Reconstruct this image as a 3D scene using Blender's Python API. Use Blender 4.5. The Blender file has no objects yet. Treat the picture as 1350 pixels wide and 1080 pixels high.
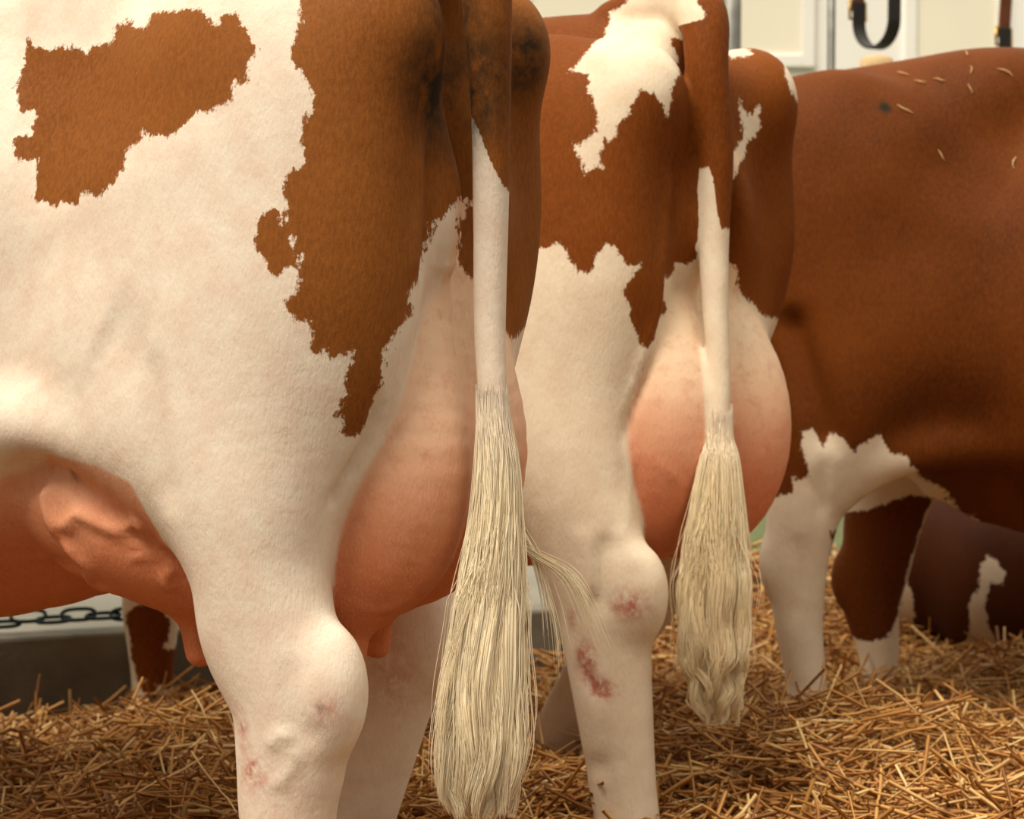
import bpy, math, random, os
import numpy as np
from mathutils import Vector, Matrix
PREVIEW = float(os.environ.get('COW_VOX', '1'))

# ------------------------------------------------------------------ camera, light, exposure
scene = bpy.context.scene
COL = scene.collection
scene.view_settings.view_transform = 'Standard'
scene.view_settings.look = 'None'
scene.view_settings.exposure = 0.0
scene.view_settings.gamma = 1.0
CAM_Z = 1.01
PITCH = math.atan(149 / 3000.0)
cam_d = bpy.data.cameras.new('camera')
cam_d.sensor_width = 36.0
cam_d.lens = 80.0
cam_d.dof.use_dof = True
cam_d.dof.focus_distance = 2.55
cam_d.dof.aperture_fstop = 9.0
cam = bpy.data.objects.new('camera', cam_d)
cam.location = (0, 0, CAM_Z)
cam.rotation_euler = (math.pi / 2 - PITCH, 0, 0)
COL.objects.link(cam)
scene.camera = cam

world = bpy.data.worlds.new('world')
scene.world = world
world.use_nodes = True
wn = world.node_tree
bg = wn.nodes['Background']
tc = wn.nodes.new('ShaderNodeTexCoord')
sp = wn.nodes.new('ShaderNodeSeparateXYZ')
cr = wn.nodes.new('ShaderNodeValToRGB')
wn.links.new(tc.outputs['Generated'], sp.inputs[0])
wn.links.new(sp.outputs['Z'], cr.inputs[0])
cr.color_ramp.elements[0].position = 0.0
cr.color_ramp.elements[0].color = (0.09, 0.07, 0.045, 1)
cr.color_ramp.elements[1].position = 0.80
cr.color_ramp.elements[1].color = (1.0, 0.92, 0.77, 1)
_e = cr.color_ramp.elements.new(0.35)
_e.color = (0.30, 0.265, 0.21, 1)
wn.links.new(cr.outputs[0], bg.inputs[0])
bg.inputs[1].default_value = 1.6

sun_d = bpy.data.lights.new('sun', 'SUN')
sun_d.energy = 3.8
sun_d.angle = math.radians(30)
sun_d.color = (1.0, 0.90, 0.74)
sun = bpy.data.objects.new('sun', sun_d)
sun.rotation_euler = Vector((0.40, 0.40, -1.0)).to_track_quat('-Z', 'Y').to_euler()
COL.objects.link(sun)

# ------------------------------------------------------------------ tags
def tag(o, label=None, cat=None, group=None, kind=None):
    if label: o['label'] = label
    if cat: o['category'] = cat
    if group: o['group'] = group
    if kind: o['kind'] = kind
    return o

def mesh_obj(name, verts, faces, mat=None, parent=None, smooth=True):
    me = bpy.data.meshes.new(name)
    verts = np.asarray(verts, dtype=np.float32)
    if isinstance(faces, np.ndarray):
        n, k = faces.shape
        me.vertices.add(len(verts)); me.vertices.foreach_set('co', verts.ravel())
        me.loops.add(n * k); me.loops.foreach_set('vertex_index', faces.astype(np.int32).ravel())
        me.polygons.add(n)
        me.polygons.foreach_set('loop_start', (np.arange(n) * k).astype(np.int32))
        me.polygons.foreach_set('loop_total', np.full(n, k, dtype=np.int32))
        me.update(calc_edges=True)
    else:
        me.from_pydata([tuple(map(float, v)) for v in verts], [], faces)
        me.update()
    me.validate()
    if smooth:
        me.polygons.foreach_set('use_smooth', np.ones(len(me.polygons), dtype=bool))
    if mat: me.materials.append(mat)
    o = bpy.data.objects.new(name, me)
    COL.objects.link(o)
    if parent: o.parent = parent
    return o

# ------------------------------------------------------------------ signed distance modelling
def smin(a, b, k):
    h = np.clip(0.5 + 0.5 * (b - a) / k, 0, 1)
    return b * (1 - h) + a * h - k * h * (1 - h)

def smax(a, b, k):
    return -smin(-a, -b, k)

def catmull(nodes, sub):
    P = np.array(nodes, dtype=float)
    Q = np.vstack([2 * P[0] - P[1], P, 2 * P[-1] - P[-2]])
    out = []
    for i in range(1, len(Q) - 2):
        for s in range(sub):
            t = s / sub
            p0, p1, p2, p3 = Q[i - 1], Q[i], Q[i + 1], Q[i + 2]
            out.append(0.5 * ((2 * p1) + (-p0 + p2) * t + (2 * p0 - 5 * p1 + 4 * p2 - p3) * t * t + (-p0 + 3 * p1 - 3 * p2 + p3) * t ** 3))
    out.append(P[-1])
    out = np.array(out)
    out[:, 3:] = np.maximum(out[:, 3:], 0.004)
    return out

class Tube:
    def __init__(s, nodes, sub=5):
        s.n = catmull(nodes, sub).astype(np.float32)
        r = s.n[:, 3:].max()
        s.lo = s.n[:, :3].min(0) - r; s.hi = s.n[:, :3].max(0) + r
    def d(s, p):
        best = np.full(len(p), 9.0, dtype=np.float32)
        N = s.n
        for i in range(len(N) - 1):
            a, b = N[i], N[i + 1]
            v = b[:3] - a[:3]; L = float(np.linalg.norm(v)) + 1e-9; T = v / L
            Y = np.array([0, 1, 0], dtype=np.float32)
            B = Y - Y.dot(T) * T; B /= np.linalg.norm(B) + 1e-9
            A = np.cross(B, T)
            q = p - a[:3]
            t = q @ T / L
            tcl = np.clip(t, 0, 1)
            ra = a[3] + (b[3] - a[3]) * tcl; rb = a[4] + (b[4] - a[4]) * tcl
            wt = (t - tcl) * L; wa = q @ A; wb = q @ B; rt = np.minimum(ra, rb)
            k0 = np.sqrt((wa / ra) ** 2 + (wb / rb) ** 2 + (wt / rt) ** 2) + 1e-6
            k1 = np.sqrt((wa / ra ** 2) ** 2 + (wb / rb ** 2) ** 2 + (wt / rt ** 2) ** 2) + 1e-6
            best = np.minimum(best, k0 * (k0 - 1) / k1)
        return best

class Ell:
    def __init__(s, c, r, rot=(0, 0, 0)):
        s.c = np.array(c, dtype=np.float32); s.r = np.array(r, dtype=np.float32)
        from mathutils import Euler
        s.R = np.array(Euler([math.radians(a) for a in rot]).to_matrix(), dtype=np.float32)
        m = float(s.r.max()); s.lo = s.c - m; s.hi = s.c + m
    def d(s, p):
        q = (p - s.c) @ s.R
        k0 = np.sqrt(((q / s.r) ** 2).sum(1)) + 1e-6
        k1 = np.sqrt(((q / s.r ** 2) ** 2).sum(1)) + 1e-6
        return k0 * (k0 - 1) / k1

def eval_ops(ops, p, start=None, pad=0.16):
    d = np.full(len(p), 1.0, dtype=np.float32) if start is None else start.copy()
    for prim, k, op in ops:
        m = np.all((p > prim.lo - pad) & (p < prim.hi + pad), axis=1)
        if not m.any(): continue
        dd = prim.d(p[m])
        if op == '+': d[m] = smin(d[m], dd, k)
        else: d[m] = smax(d[m], -dd, k)
    return d

def surface(fn, lo, hi, vox):
    """surface nets over a narrow band of the field fn"""
    lo = np.array(lo, dtype=np.float32)
    cs = 5
    n = np.ceil((np.array(hi) - lo) / (vox * cs)).astype(int)
    ax = [lo[i] + (np.arange(n[i]) + 0.5) * vox * cs for i in range(3)]
    G = np.stack(np.meshgrid(*ax, indexing='ij'), -1).reshape(-1, 3).astype(np.float32)
    dc = fn(G).reshape(n)
    F = np.repeat(np.repeat(np.repeat(dc, cs, 0), cs, 1), cs, 2)
    near = np.abs(dc) < vox * cs * 1.6 + 0.02
    idx = np.argwhere(near)
    off = np.stack(np.meshgrid(*[np.arange(cs)] * 3, indexing='ij'), -1).reshape(-1, 3)
    for s in range(0, len(idx), 4000):
        I = (idx[s:s + 4000, None, :] * cs + off[None]).reshape(-1, 3)
        P = (lo + (I + 0.5) * vox).astype(np.float32)
        F[I[:, 0], I[:, 1], I[:, 2]] = fn(P)
    S = F < 0
    c = [S[a:S.shape[0] - 1 + a, b:S.shape[1] - 1 + b, e:S.shape[2] - 1 + e] for a in (0, 1) for b in (0, 1) for e in (0, 1)]
    tot = sum(x.astype(np.int8) for x in c)
    act = (tot > 0) & (tot < 8)
    cells = np.argwhere(act)
    vid = np.full(act.shape, -1, dtype=np.int64); vid[act] = np.arange(len(cells))
    acc = np.zeros((len(cells), 3)); cnt = np.zeros(len(cells))
    cor = np.array([(a, b, e) for a in (0, 1) for b in (0, 1) for e in (0, 1)])
    vals = np.stack([F[cells[:, 0] + a, cells[:, 1] + b, cells[:, 2] + e] for a, b, e in cor], 1)
    for i in range(8):
        for j in range(i + 1, 8):
            if np.abs(cor[i] - cor[j]).sum() != 1: continue
            m = (vals[:, i] < 0) != (vals[:, j] < 0)
            t = vals[m, i] / (vals[m, i] - vals[m, j])
            acc[m] += cor[i] + (cor[j] - cor[i]) * t[:, None]; cnt[m] += 1
    V = lo + (cells + 0.5 + acc / cnt[:, None]) * vox
    faces = []
    for axis in range(3):
        sl0 = [slice(None)] * 3; sl1 = [slice(None)] * 3
        sl0[axis] = slice(0, -1); sl1[axis] = slice(1, None)
        A = S[tuple(sl0)]; B = S[tuple(sl1)]
        for sgn, M in ((0, A & ~B), (1, ~A & B)):
            E = np.argwhere(M)
            u, w = [(1, 2), (2, 0), (0, 1)][axis]
            ok = (E[:, u] > 0) & (E[:, w] > 0) & (E[:, u] < act.shape[u]) & (E[:, w] < act.shape[w])
            E = E[ok]
            q = []
            for du, dw in ((-1, -1), (0, -1), (0, 0), (-1, 0)):
                T = E.copy(); T[:, u] += du; T[:, w] += dw
                q.append(vid[T[:, 0], T[:, 1], T[:, 2]])
            q = np.stack(q, 1)
            q = q[(q >= 0).all(1)]
            faces.append(q if sgn == 0 else q[:, ::-1])
    Fc = np.concatenate(faces)
    V = V.astype(np.float32)
    # relax and pull back on the surface
    for it in range(3):
        nb = np.zeros_like(V); ct = np.zeros(len(V), dtype=np.float32)
        for a, b in ((0, 1), (1, 2), (2, 3), (3, 0)):
            np.add.at(nb, Fc[:, a], V[Fc[:, b]]); np.add.at(ct, Fc[:, a], 1)
        V = V * 0.5 + 0.5 * nb / ct[:, None]
    e = 0.003
    for it in range(1):
        d0 = fn(V)
        g = np.stack([fn(V + np.eye(3, dtype=np.float32)[i] * e) - d0 for i in range(3)], 1) / e
        gl = np.linalg.norm(g, axis=1) + 1e-6
        V = V - (g / gl[:, None]) * np.clip(d0 / np.maximum(gl, 0.3), -vox, vox)[:, None] * 0.8
    return V, Fc, g / gl[:, None]

def poly_sd(P, poly):
    """signed distance (positive inside) of 2-D points to a polygon"""
    poly = np.array(poly, dtype=np.float32)
    best = np.full(len(P), 9.0, dtype=np.float32)
    ins = np.zeros(len(P), dtype=bool)
    n = len(poly)
    for i in range(n):
        a = poly[i]; b = poly[(i + 1) % n]
        e = b - a; w = P - a
        t = np.clip((w @ e) / (e @ e + 1e-12), 0, 1)
        q = w - t[:, None] * e
        best = np.minimum(best, (q ** 2).sum(1))
        c = ((a[1] > P[:, 1]) != (b[1] > P[:, 1]))
        with np.errstate(divide='ignore', invalid='ignore'):
            xx = (b[0] - a[0]) * (P[:, 1] - a[1]) / (b[1] - a[1] + 1e-20) + a[0]
        ins ^= c & (P[:, 0] < xx)
    return np.where(ins, 1, -1) * np.sqrt(best)

# ------------------------------------------------------------------ materials
class NT:
    def __init__(s, name):
        s.m = bpy.data.materials.new(name); s.m.use_nodes = True
        s.t = s.m.node_tree; s.b = s.t.nodes['Principled BSDF']
    def n(s, typ, **kw):
        nd = s.t.nodes.new(typ)
        for k, v in kw.items():
            if isinstance(k, str) and hasattr(nd, k): setattr(nd, k, v)
        return nd
    def l(s, a, b): s.t.links.new(a, b)
    def set(s, key, v): s.b.inputs[key].default_value = v
    def coord(s, scale=(1, 1, 1), out='Object', rot=(0, 0, 0)):
        c = s.n('ShaderNodeTexCoord'); m = s.n('ShaderNodeMapping')
        m.inputs['Scale'].default_value = scale; m.inputs['Rotation'].default_value = rot
        s.l(c.outputs[out], m.inputs[0]); return m.outputs[0]
    def noise(s, vec, scale, detail=4, rough=.5):
        x = s.n('ShaderNodeTexNoise'); x.inputs['Scale'].default_value = scale
        x.inputs['Detail'].default_value = detail; x.inputs['Roughness'].default_value = rough
        s.l(vec, x.inputs['Vector']); return x.outputs['Fac']
    def ramp(s, f, stops, interp='LINEAR'):
        r = s.n('ShaderNodeValToRGB'); r.color_ramp.interpolation = interp
        e = r.color_ramp.elements
        while len(e) < len(stops): e.new(0.5)
        for x, (p, c) in zip(e, stops): x.position = p; x.color = tuple(c) + (1,) if len(c) == 3 else c
        s.l(f, r.inputs[0]); return r.outputs[0]
    def math(s, op, a, b=None, c=None, clamp=False):
        m = s.n('ShaderNodeMath'); m.operation = op; m.use_clamp = clamp
        for i, v in enumerate((a, b, c)):
            if v is None: continue
            if isinstance(v, (int, float)): m.inputs[i].default_value = v
            else: s.l(v, m.inputs[i])
        return m.outputs[0]
    def mrange(s, f, a, b, c=0.0, d=1.0, smooth=False):
        m = s.n('ShaderNodeMapRange'); m.clamp = True
        if smooth: m.interpolation_type = 'SMOOTHSTEP'
        s.l(f, m.inputs[0])
        for i, v in enumerate((a, b, c, d)): m.inputs[i + 1].default_value = v
        return m.outputs[0]
    def mix(s, f, a, b, mode='MIX'):
        m = s.n('ShaderNodeMix'); m.data_type = 'RGBA'; m.blend_type = mode
        for k, v in ((0, f), (6, a), (7, b)):
            if isinstance(v, (int, float)): m.inputs[k].default_value = v
            elif isinstance(v, tuple): m.inputs[k].default_value = v if len(v) == 4 else v + (1,)
            else: s.l(v, m.inputs[k])
        return m.outputs[2]
    def attr(s, name):
        a = s.n('ShaderNodeAttribute'); a.attribute_name = name; return a.outputs['Fac']
    def bump(s, h, strength, dist, normal=None):
        b = s.n('ShaderNodeBump'); b.inputs['Strength'].default_value = strength; b.inputs['Distance'].default_value = dist
        s.l(h, b.inputs['Height'])
        if normal is not None: s.l(normal, b.inputs['Normal'])
        return b.outputs[0]

def simple(name, col, rough=.7, metal=0.0, var=.15, scale=12, bump=.2, bdist=.003):
    k = NT(name); v = k.coord()
    f = k.noise(v, scale, 6)
    k.l(k.mix(k.mrange(f, .3, .7), tuple(c * (1 - var) for c in col), tuple(min(1, c * (1 + var)) for c in col)), k.b.inputs['Base Color'])
    k.set('Roughness', rough); k.set('Metallic', metal)
    k.l(k.bump(k.noise(v, scale * 8, 4), bump, bdist), k.b.inputs['Normal'])
    return k.m

def cow_material(name, white, white2, brown_a, brown_b, udder_hi, udder_lo, zlo=.62, zhi=1.0):
    k = NT(name)
    v = k.coord()
    hair = k.coord((260, 260, 90))
    hair2 = k.coord((420, 420, 160), rot=(.3, .2, .5))
    big = k.noise(v, 3.5, 3)
    mid = k.noise(v, 26, 5, .6)
    h1 = k.noise(hair, 1.0, 3, .6)
    h2 = k.noise(hair2, 1.0, 2, .6)
    # coat of white and brown, hairs cross the border
    wht = k.mix(k.mrange(mid, .35, .68), white, white2)
    wht = k.mix(k.math('MULTIPLY', k.attr('pink'), k.mrange(k.noise(v, 70, 5, .7), .36, .62), clamp=True), wht, (.50, .19, .14))
    wht = k.mix(k.mrange(h1, .25, .45, .22, 0), wht, (.55, .38, .26))
    brn = k.mix(k.mrange(big, .35, .65), brown_a, brown_b)
    brn = k.mix(k.mrange(h1, .35, .65, 0, .30), brn, tuple(c * 1.7 for c in brown_b))
    # udder skin
    sx = k.n('ShaderNodeSeparateXYZ'); k.l(v, sx.inputs[0])
    zz = k.math('ADD', sx.outputs[2], k.math('MULTIPLY', k.math('SUBTRACT', k.noise(v, 9, 4), .5), .12))
    ud = k.mix(k.mrange(zz, zlo, zhi, smooth=True), udder_lo, udder_hi)
    blotch = k.mrange(k.noise(v, 45, 6, .7), .50, .72, 0, .35)
    ud = k.mix(blotch, ud, (.52, .13, .07))
    ud = k.mix(k.mrange(h2, .5, .75, 0, .25), ud, (.85, .55, .38))
    base = k.mix(k.mrange(k.attr('udder'), .30, .85, smooth=True), wht, ud)
    sd = k.math('ADD', k.attr('brown'), k.math('MULTIPLY', k.math('SUBTRACT', k.noise(v, 120, 4, .75), .5), .016))
    sd = k.math('ADD', sd, k.math('MULTIPLY', k.math('SUBTRACT', k.noise(v, 38, 3, .6), .5), .020))
    sd = k.math('ADD', sd, k.math('MULTIPLY', k.math('SUBTRACT', h1, .5), .012))
    base = k.mix(k.mrange(sd, -.0012, .0016), base, brn)
    st = k.math('MULTIPLY', k.attr('stain'), k.mrange(k.noise(v, 22, 5, .7), .3, .6), clamp=True)
    base = k.mix(st, base, (.022, .016, .008))
    k.l(base, k.b.inputs['Base Color'])
    k.set('Roughness', .62)
    k.set('Specular IOR Level', .10)
    k.set('Sheen Weight', .02); k.set('Sheen Roughness', .4)
    k.set('Sheen Tint', (1, .85, .65, 1))
    k.set('Subsurface Weight', 0.0)
    n = k.bump(mid, .25, .0035)
    n = k.bump(h1, .35, .0022, n)
    n = k.bump(h2, .25, .0012, n)
    k.l(n, k.b.inputs['Normal'])
    return k.m
# ------------------------------------------------------------------ cow anatomy (local frame: x to the head, y to its left, z up)
def mir(nodes): return [(a, -b, c, d, e) for a, b, c, d, e in nodes]

HIND = [(.33, .135, 1.10, .25, .115), (.28, .155, .95, .24, .12), (.215, .18, .81, .155, .10), (.175, .195, .72, .100, .078),
        (.150, .20, .64, .088, .064), (.122, .20, .57, .076, .056), (.128, .20, .50, .066, .050), (.137, .20, .44, .056, .046),
        (.135, .20, .30, .043, .040), (.125, .20, .20, .048, .045), (.155, .20, .10, .048, .045), (.175, .20, .03, .065, .055)]
HIND_HOCK = (.062, .20, .590)

def fore(x, y, dx=0.0):
    return [(x - .06, y * .8, 1.05, .17, .08), (x - .05, y * .9, .80, .12, .085), (x, y, .62, .085, .07), (x + dx * .3, y, .45, .062, .055),
            (x + dx * .6, y, .38, .060, .055), (x + dx * .8, y, .25, .042, .040), (x + dx, y, .15, .046, .045), (x + dx + .03, y, .03, .062, .055)]

class CowShape:
    """the whole field of one cow, kept as body, udder and tail so that the coat can tell them apart"""
    def __init__(s, left=HIND, right=None, hock_l=HIND_HOCK, hock_r=None, wide=1.0, rump=0.0, udder=None, tail=None, fl=0.0, fr=0.0,
                 extra=(), torso=None, legs=True, hk=(.034, .03, .06), xl=1.47, xr=1.47, tr=0.0, drop=0.0, spine=0.0, hook=.85, pocket=True, tin=.025, rp=0.0, web=None):
        web = drop if web is None else web
        right = right or mir(left)
        hock_r = hock_r or (hock_l[0], -hock_l[1], hock_l[2])
        T = torso or [(.155, 0, 1.20, .19, .10), (.20, 0, 1.155, .25, .18), (.32, 0, 1.125, .29, .205), (.46, 0, 1.09, .335, .225), (.60, 0, 1.03, .39, .265),
             (.90, 0, .99, .42, .34), (1.2, 0, 1.00, .405, .35), (1.42, 0, 1.03, .36, .29), (1.6, 0, 1.06, .32, .22), (1.72, 0, 1.10, .26, .16)]
        T = [(a, b, c - drop * min(1, max(0, (a - .2) / .3)) / 2, d + drop * min(1, max(0, (a - .2) / .3)) / 2, e * wide) for a, b, c, d, e in T]
        P = []
        P.append((Tube(T), .02, '+'))
        # neck and head
        P.append((Tube([(1.60, 0, 1.12, .24, .13), (1.85, 0, 1.20, .17, .10), (2.05, 0, 1.32, .13, .09)]), .10, '+'))
        P.append((Tube([(2.06, 0, 1.40, .10, .095), (2.22, 0, 1.29, .105, .09), (2.38, 0, 1.15, .075, .065), (2.47, 0, 1.08, .065, .07)]), .05, '+'))
        for sg in (1, -1):
            sx = tr if sg < 0 else 0.0
            P.append((Tube([(2.05, .09 * sg, 1.40, .03, .02), (2.02, .17 * sg, 1.40, .045, .02), (2.0, .24 * sg, 1.37, .02, .01)]), .02, '+'))
            # hooks, pins, thigh mass
            P.append((Ell((.50, .175 * sg * wide * hook, 1.375), (.12, .05, .05)), .12, '+'))
            P.append((Ell((.07, (.120 + rp * (sg < 0)) * sg * wide, 1.30 + rp * .5 * (sg < 0)), (.080, .065, .085)), .09, '+'))
            P.append((Ell((.21 + sx, (.150 + rp * .4 * (sg < 0)) * sg * wide, 1.12), (.20, .105, .28), (0, 0, -4 * sg)), .07, '+'))
            P.append((Ell((.15 + sx, (.155 - tin * (sg < 0)) * sg * wide, .98), (.135, .085, .20)), .05, '+'))
            P.append((Tube([(.22, .205 * sg, .800 - web, .034, .022), (.30, .222 * sg, .838 - web, .032, .022), (.37, .230 * sg, .860 - web, .034, .022), (.48, (.238 - .03 * (web > drop)) * sg, .868 - web, .036, .026), (.62, (.245 - .05 * (web > drop)) * sg, .850 - (drop + web) / 2, .045, .04)]), .035, '+'))
            if pocket: P.append((Tube([(.30, .165 * sg, .755 - drop, .03, .035), (.40, .175 * sg, .800 - drop, .035, .040), (.52, .175 * sg, .805 - drop, .03, .035)]), .03, '-'))
            P.append((Ell((.80, .20 * sg, .84 - drop * .6), (.26, .11, .18)), .10, '+'))
        P.append((Tube([(.10, 0, 1.385 - spine, .05, .06), (.30, 0, 1.40 - spine * .8, .05, .08), (.7, 0, 1.385, .05, .08), (1.1, 0, 1.375, .05, .08), (1.5, 0, 1.37, .06, .06)]), .06, '+'))
        # hollow of the flank, groove between the thighs, pelvic hollow
        for sg in (1, -1):
            P.append((Ell((.41, .275 * sg * wide, 1.0), (.075, .075, .12), (0, 18, 0)), .085, '-'))
        P.append((Ell((-.01, 0, 1.14), (.085, .042, .25)), .03, '-'))
        if legs:
            P.append((Tube(left, 9), .05, '+')); P.append((Tube(right, 9), .05, '+'))
            P.append((Ell(hock_l, hk), .035, '+')); P.append((Ell(hock_r, hk), .035, '+'))
            P.append((Tube(fore(xl, .17, fl)), .06, '+')); P.append((Tube(fore(xr, -.17, fr)), .06, '+'))
        for e in extra: P.append(e)
        s.body = P
        s.drop = drop
        s.udder = udder or []
        s.tail = tail or []
    def parts(s, p):
        a = eval_ops(s.body, p)
        b = eval_ops(s.udder, p) if s.udder else np.full(len(p), 1.0, dtype=np.float32)
        c = eval_ops(s.tail, p, pad=.1) if s.tail else np.full(len(p), 1.0, dtype=np.float32)
        return a, b, c
    def __call__(s, p):
        a, b, c = s.parts(p)
        return smin(smin(a, b, .016), c, .012)

def build_cow(name, shape, loc, heading, vox, plane, brown, mat, lo=(-.25, -.55, -.02), hi=(2.6, .55, 1.62), tail_white=None, stains=(), veins=(), pinks=(), ventral=.95):
    V, F, N = surface(shape, lo, hi, vox * PREVIEW)
    a, b, c = shape.parts(V)
    ca, sa = plane
    Q = np.stack([V[:, 0] * ca + V[:, 1] * sa, V[:, 2]], 1).astype(np.float32)
    sd = np.full(len(V), -9.0, dtype=np.float32)
    for poly in brown:
        if poly[0] == 'cut': sd = np.minimum(sd, -poly_sd(Q, poly[1]))
        else: sd = np.maximum(sd, poly_sd(Q, poly))
    tw = np.clip((a - c) / .012, 0, 1) * np.clip((.016 - c) / .012, 0, 1)
    if tail_white is not None:
        tw = tw * np.clip((.07 - V[:, 0]) / .02, 0, 1) * np.clip((1.42 - V[:, 2]) / .02, 0, 1)
        sd = np.clip(sd, -.03, .03) * (1 - tw) + np.clip(tail_white(V), -.03, .03) * tw
    ud = np.clip((a - b + .004) / .013 * .5 + .5, 0, 1); 
    zf = np.interp(V[:, 0], [.22, .27, .30, .36, .44, .52, .70, 1.0, 1.2], [.75, .785, .806, .824, .832, .815, .76, .66, .55]) - shape.drop
    vent = np.clip((zf + .004 - V[:, 2]) / np.interp(V[:, 0], [.45, .6], [.012, .06]), 0, 1) * np.clip((V[:, 0] - .262 - np.clip((V[:, 2] - .72) * .35, -.05, .05)) / .015, 0, 1)
    vent *= np.clip((V[:, 2] - .53) / .03, 0, 1) * ((V[:, 1] > -.13) | (V[:, 0] > .45)) * np.clip((1.3 - V[:, 0]) / .3, 0, 1)
    peri = np.clip((.075 - np.abs(V[:, 1])) / .02, 0, 1) * np.clip((1.26 - V[:, 2]) / .03, 0, 1) * np.clip((.14 - V[:, 0]) / .03, 0, 1) * (V[:, 2] > .9)
    ud = np.maximum(np.maximum(ud, vent * ventral), peri * .9 * ventral); ud = ud * (1 - tw)
    stain = np.zeros(len(V), dtype=np.float32)
    for (sx, sy, sz, sr, st) in stains:
        q = np.sqrt(((V - np.array([sx, sy, sz])) ** 2).sum(1))
        stain = np.maximum(stain, st * np.clip(1 - q / sr, 0, 1))
    pink = np.zeros(len(V), dtype=np.float32)
    for (sx, sy, sz, sr, st) in pinks:
        q = np.sqrt((((V - np.array([sx, sy, sz])) / np.array(sr)) ** 2).sum(1))
        pink = np.maximum(pink, st * np.clip(1 - q, 0, 1))
    disp = np.zeros(len(V), dtype=np.float32)
    for pts, r, h in veins:
        seg = catmull([(p[0], p[1], p[2], r, r) for p in pts], 5)[:, :3].astype(np.float32)
        lo_, hi_ = seg.min(0) - r * 3, seg.max(0) + r * 3
        m = np.all((V > lo_) & (V < hi_), axis=1)
        if not m.any(): continue
        best = np.full(m.sum(), 9.0, dtype=np.float32); along = np.zeros(m.sum(), dtype=np.float32)
        for i in range(len(seg) - 1):
            e = seg[i + 1] - seg[i]; w = V[m] - seg[i]
            t = np.clip((w @ e) / (e @ e + 1e-9), 0, 1)
            dd = np.sqrt(((w - t[:, None] * e) ** 2).sum(1))
            along = np.where(dd < best, (i + t) / (len(seg) - 1), along)
            best = np.minimum(best, dd)
        q = h * np.exp(-(best / r) ** 2) * np.clip(np.minimum(along, 1 - along) / .18, .08, 1)
        if shape.udder and h > 0 and r < .013 and seg[:, 0].mean() > .28: q = q * ud[m]
        disp[m] = np.where(np.abs(q) > np.abs(disp[m]), q, disp[m])
    V = V + N * disp[:, None]
    o = mesh_obj(name, V, F, mat)
    for nm, arr in (('brown', sd), ('udder', ud), ('stain', stain), ('pink', pink)):
        at = o.data.attributes.new(nm, 'FLOAT', 'POINT')
        at.data.foreach_set('value', np.asarray(arr, dtype=np.float32))
    o.location = loc
    o.rotation_euler = (0, 0, math.radians(heading))
    return o
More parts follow.
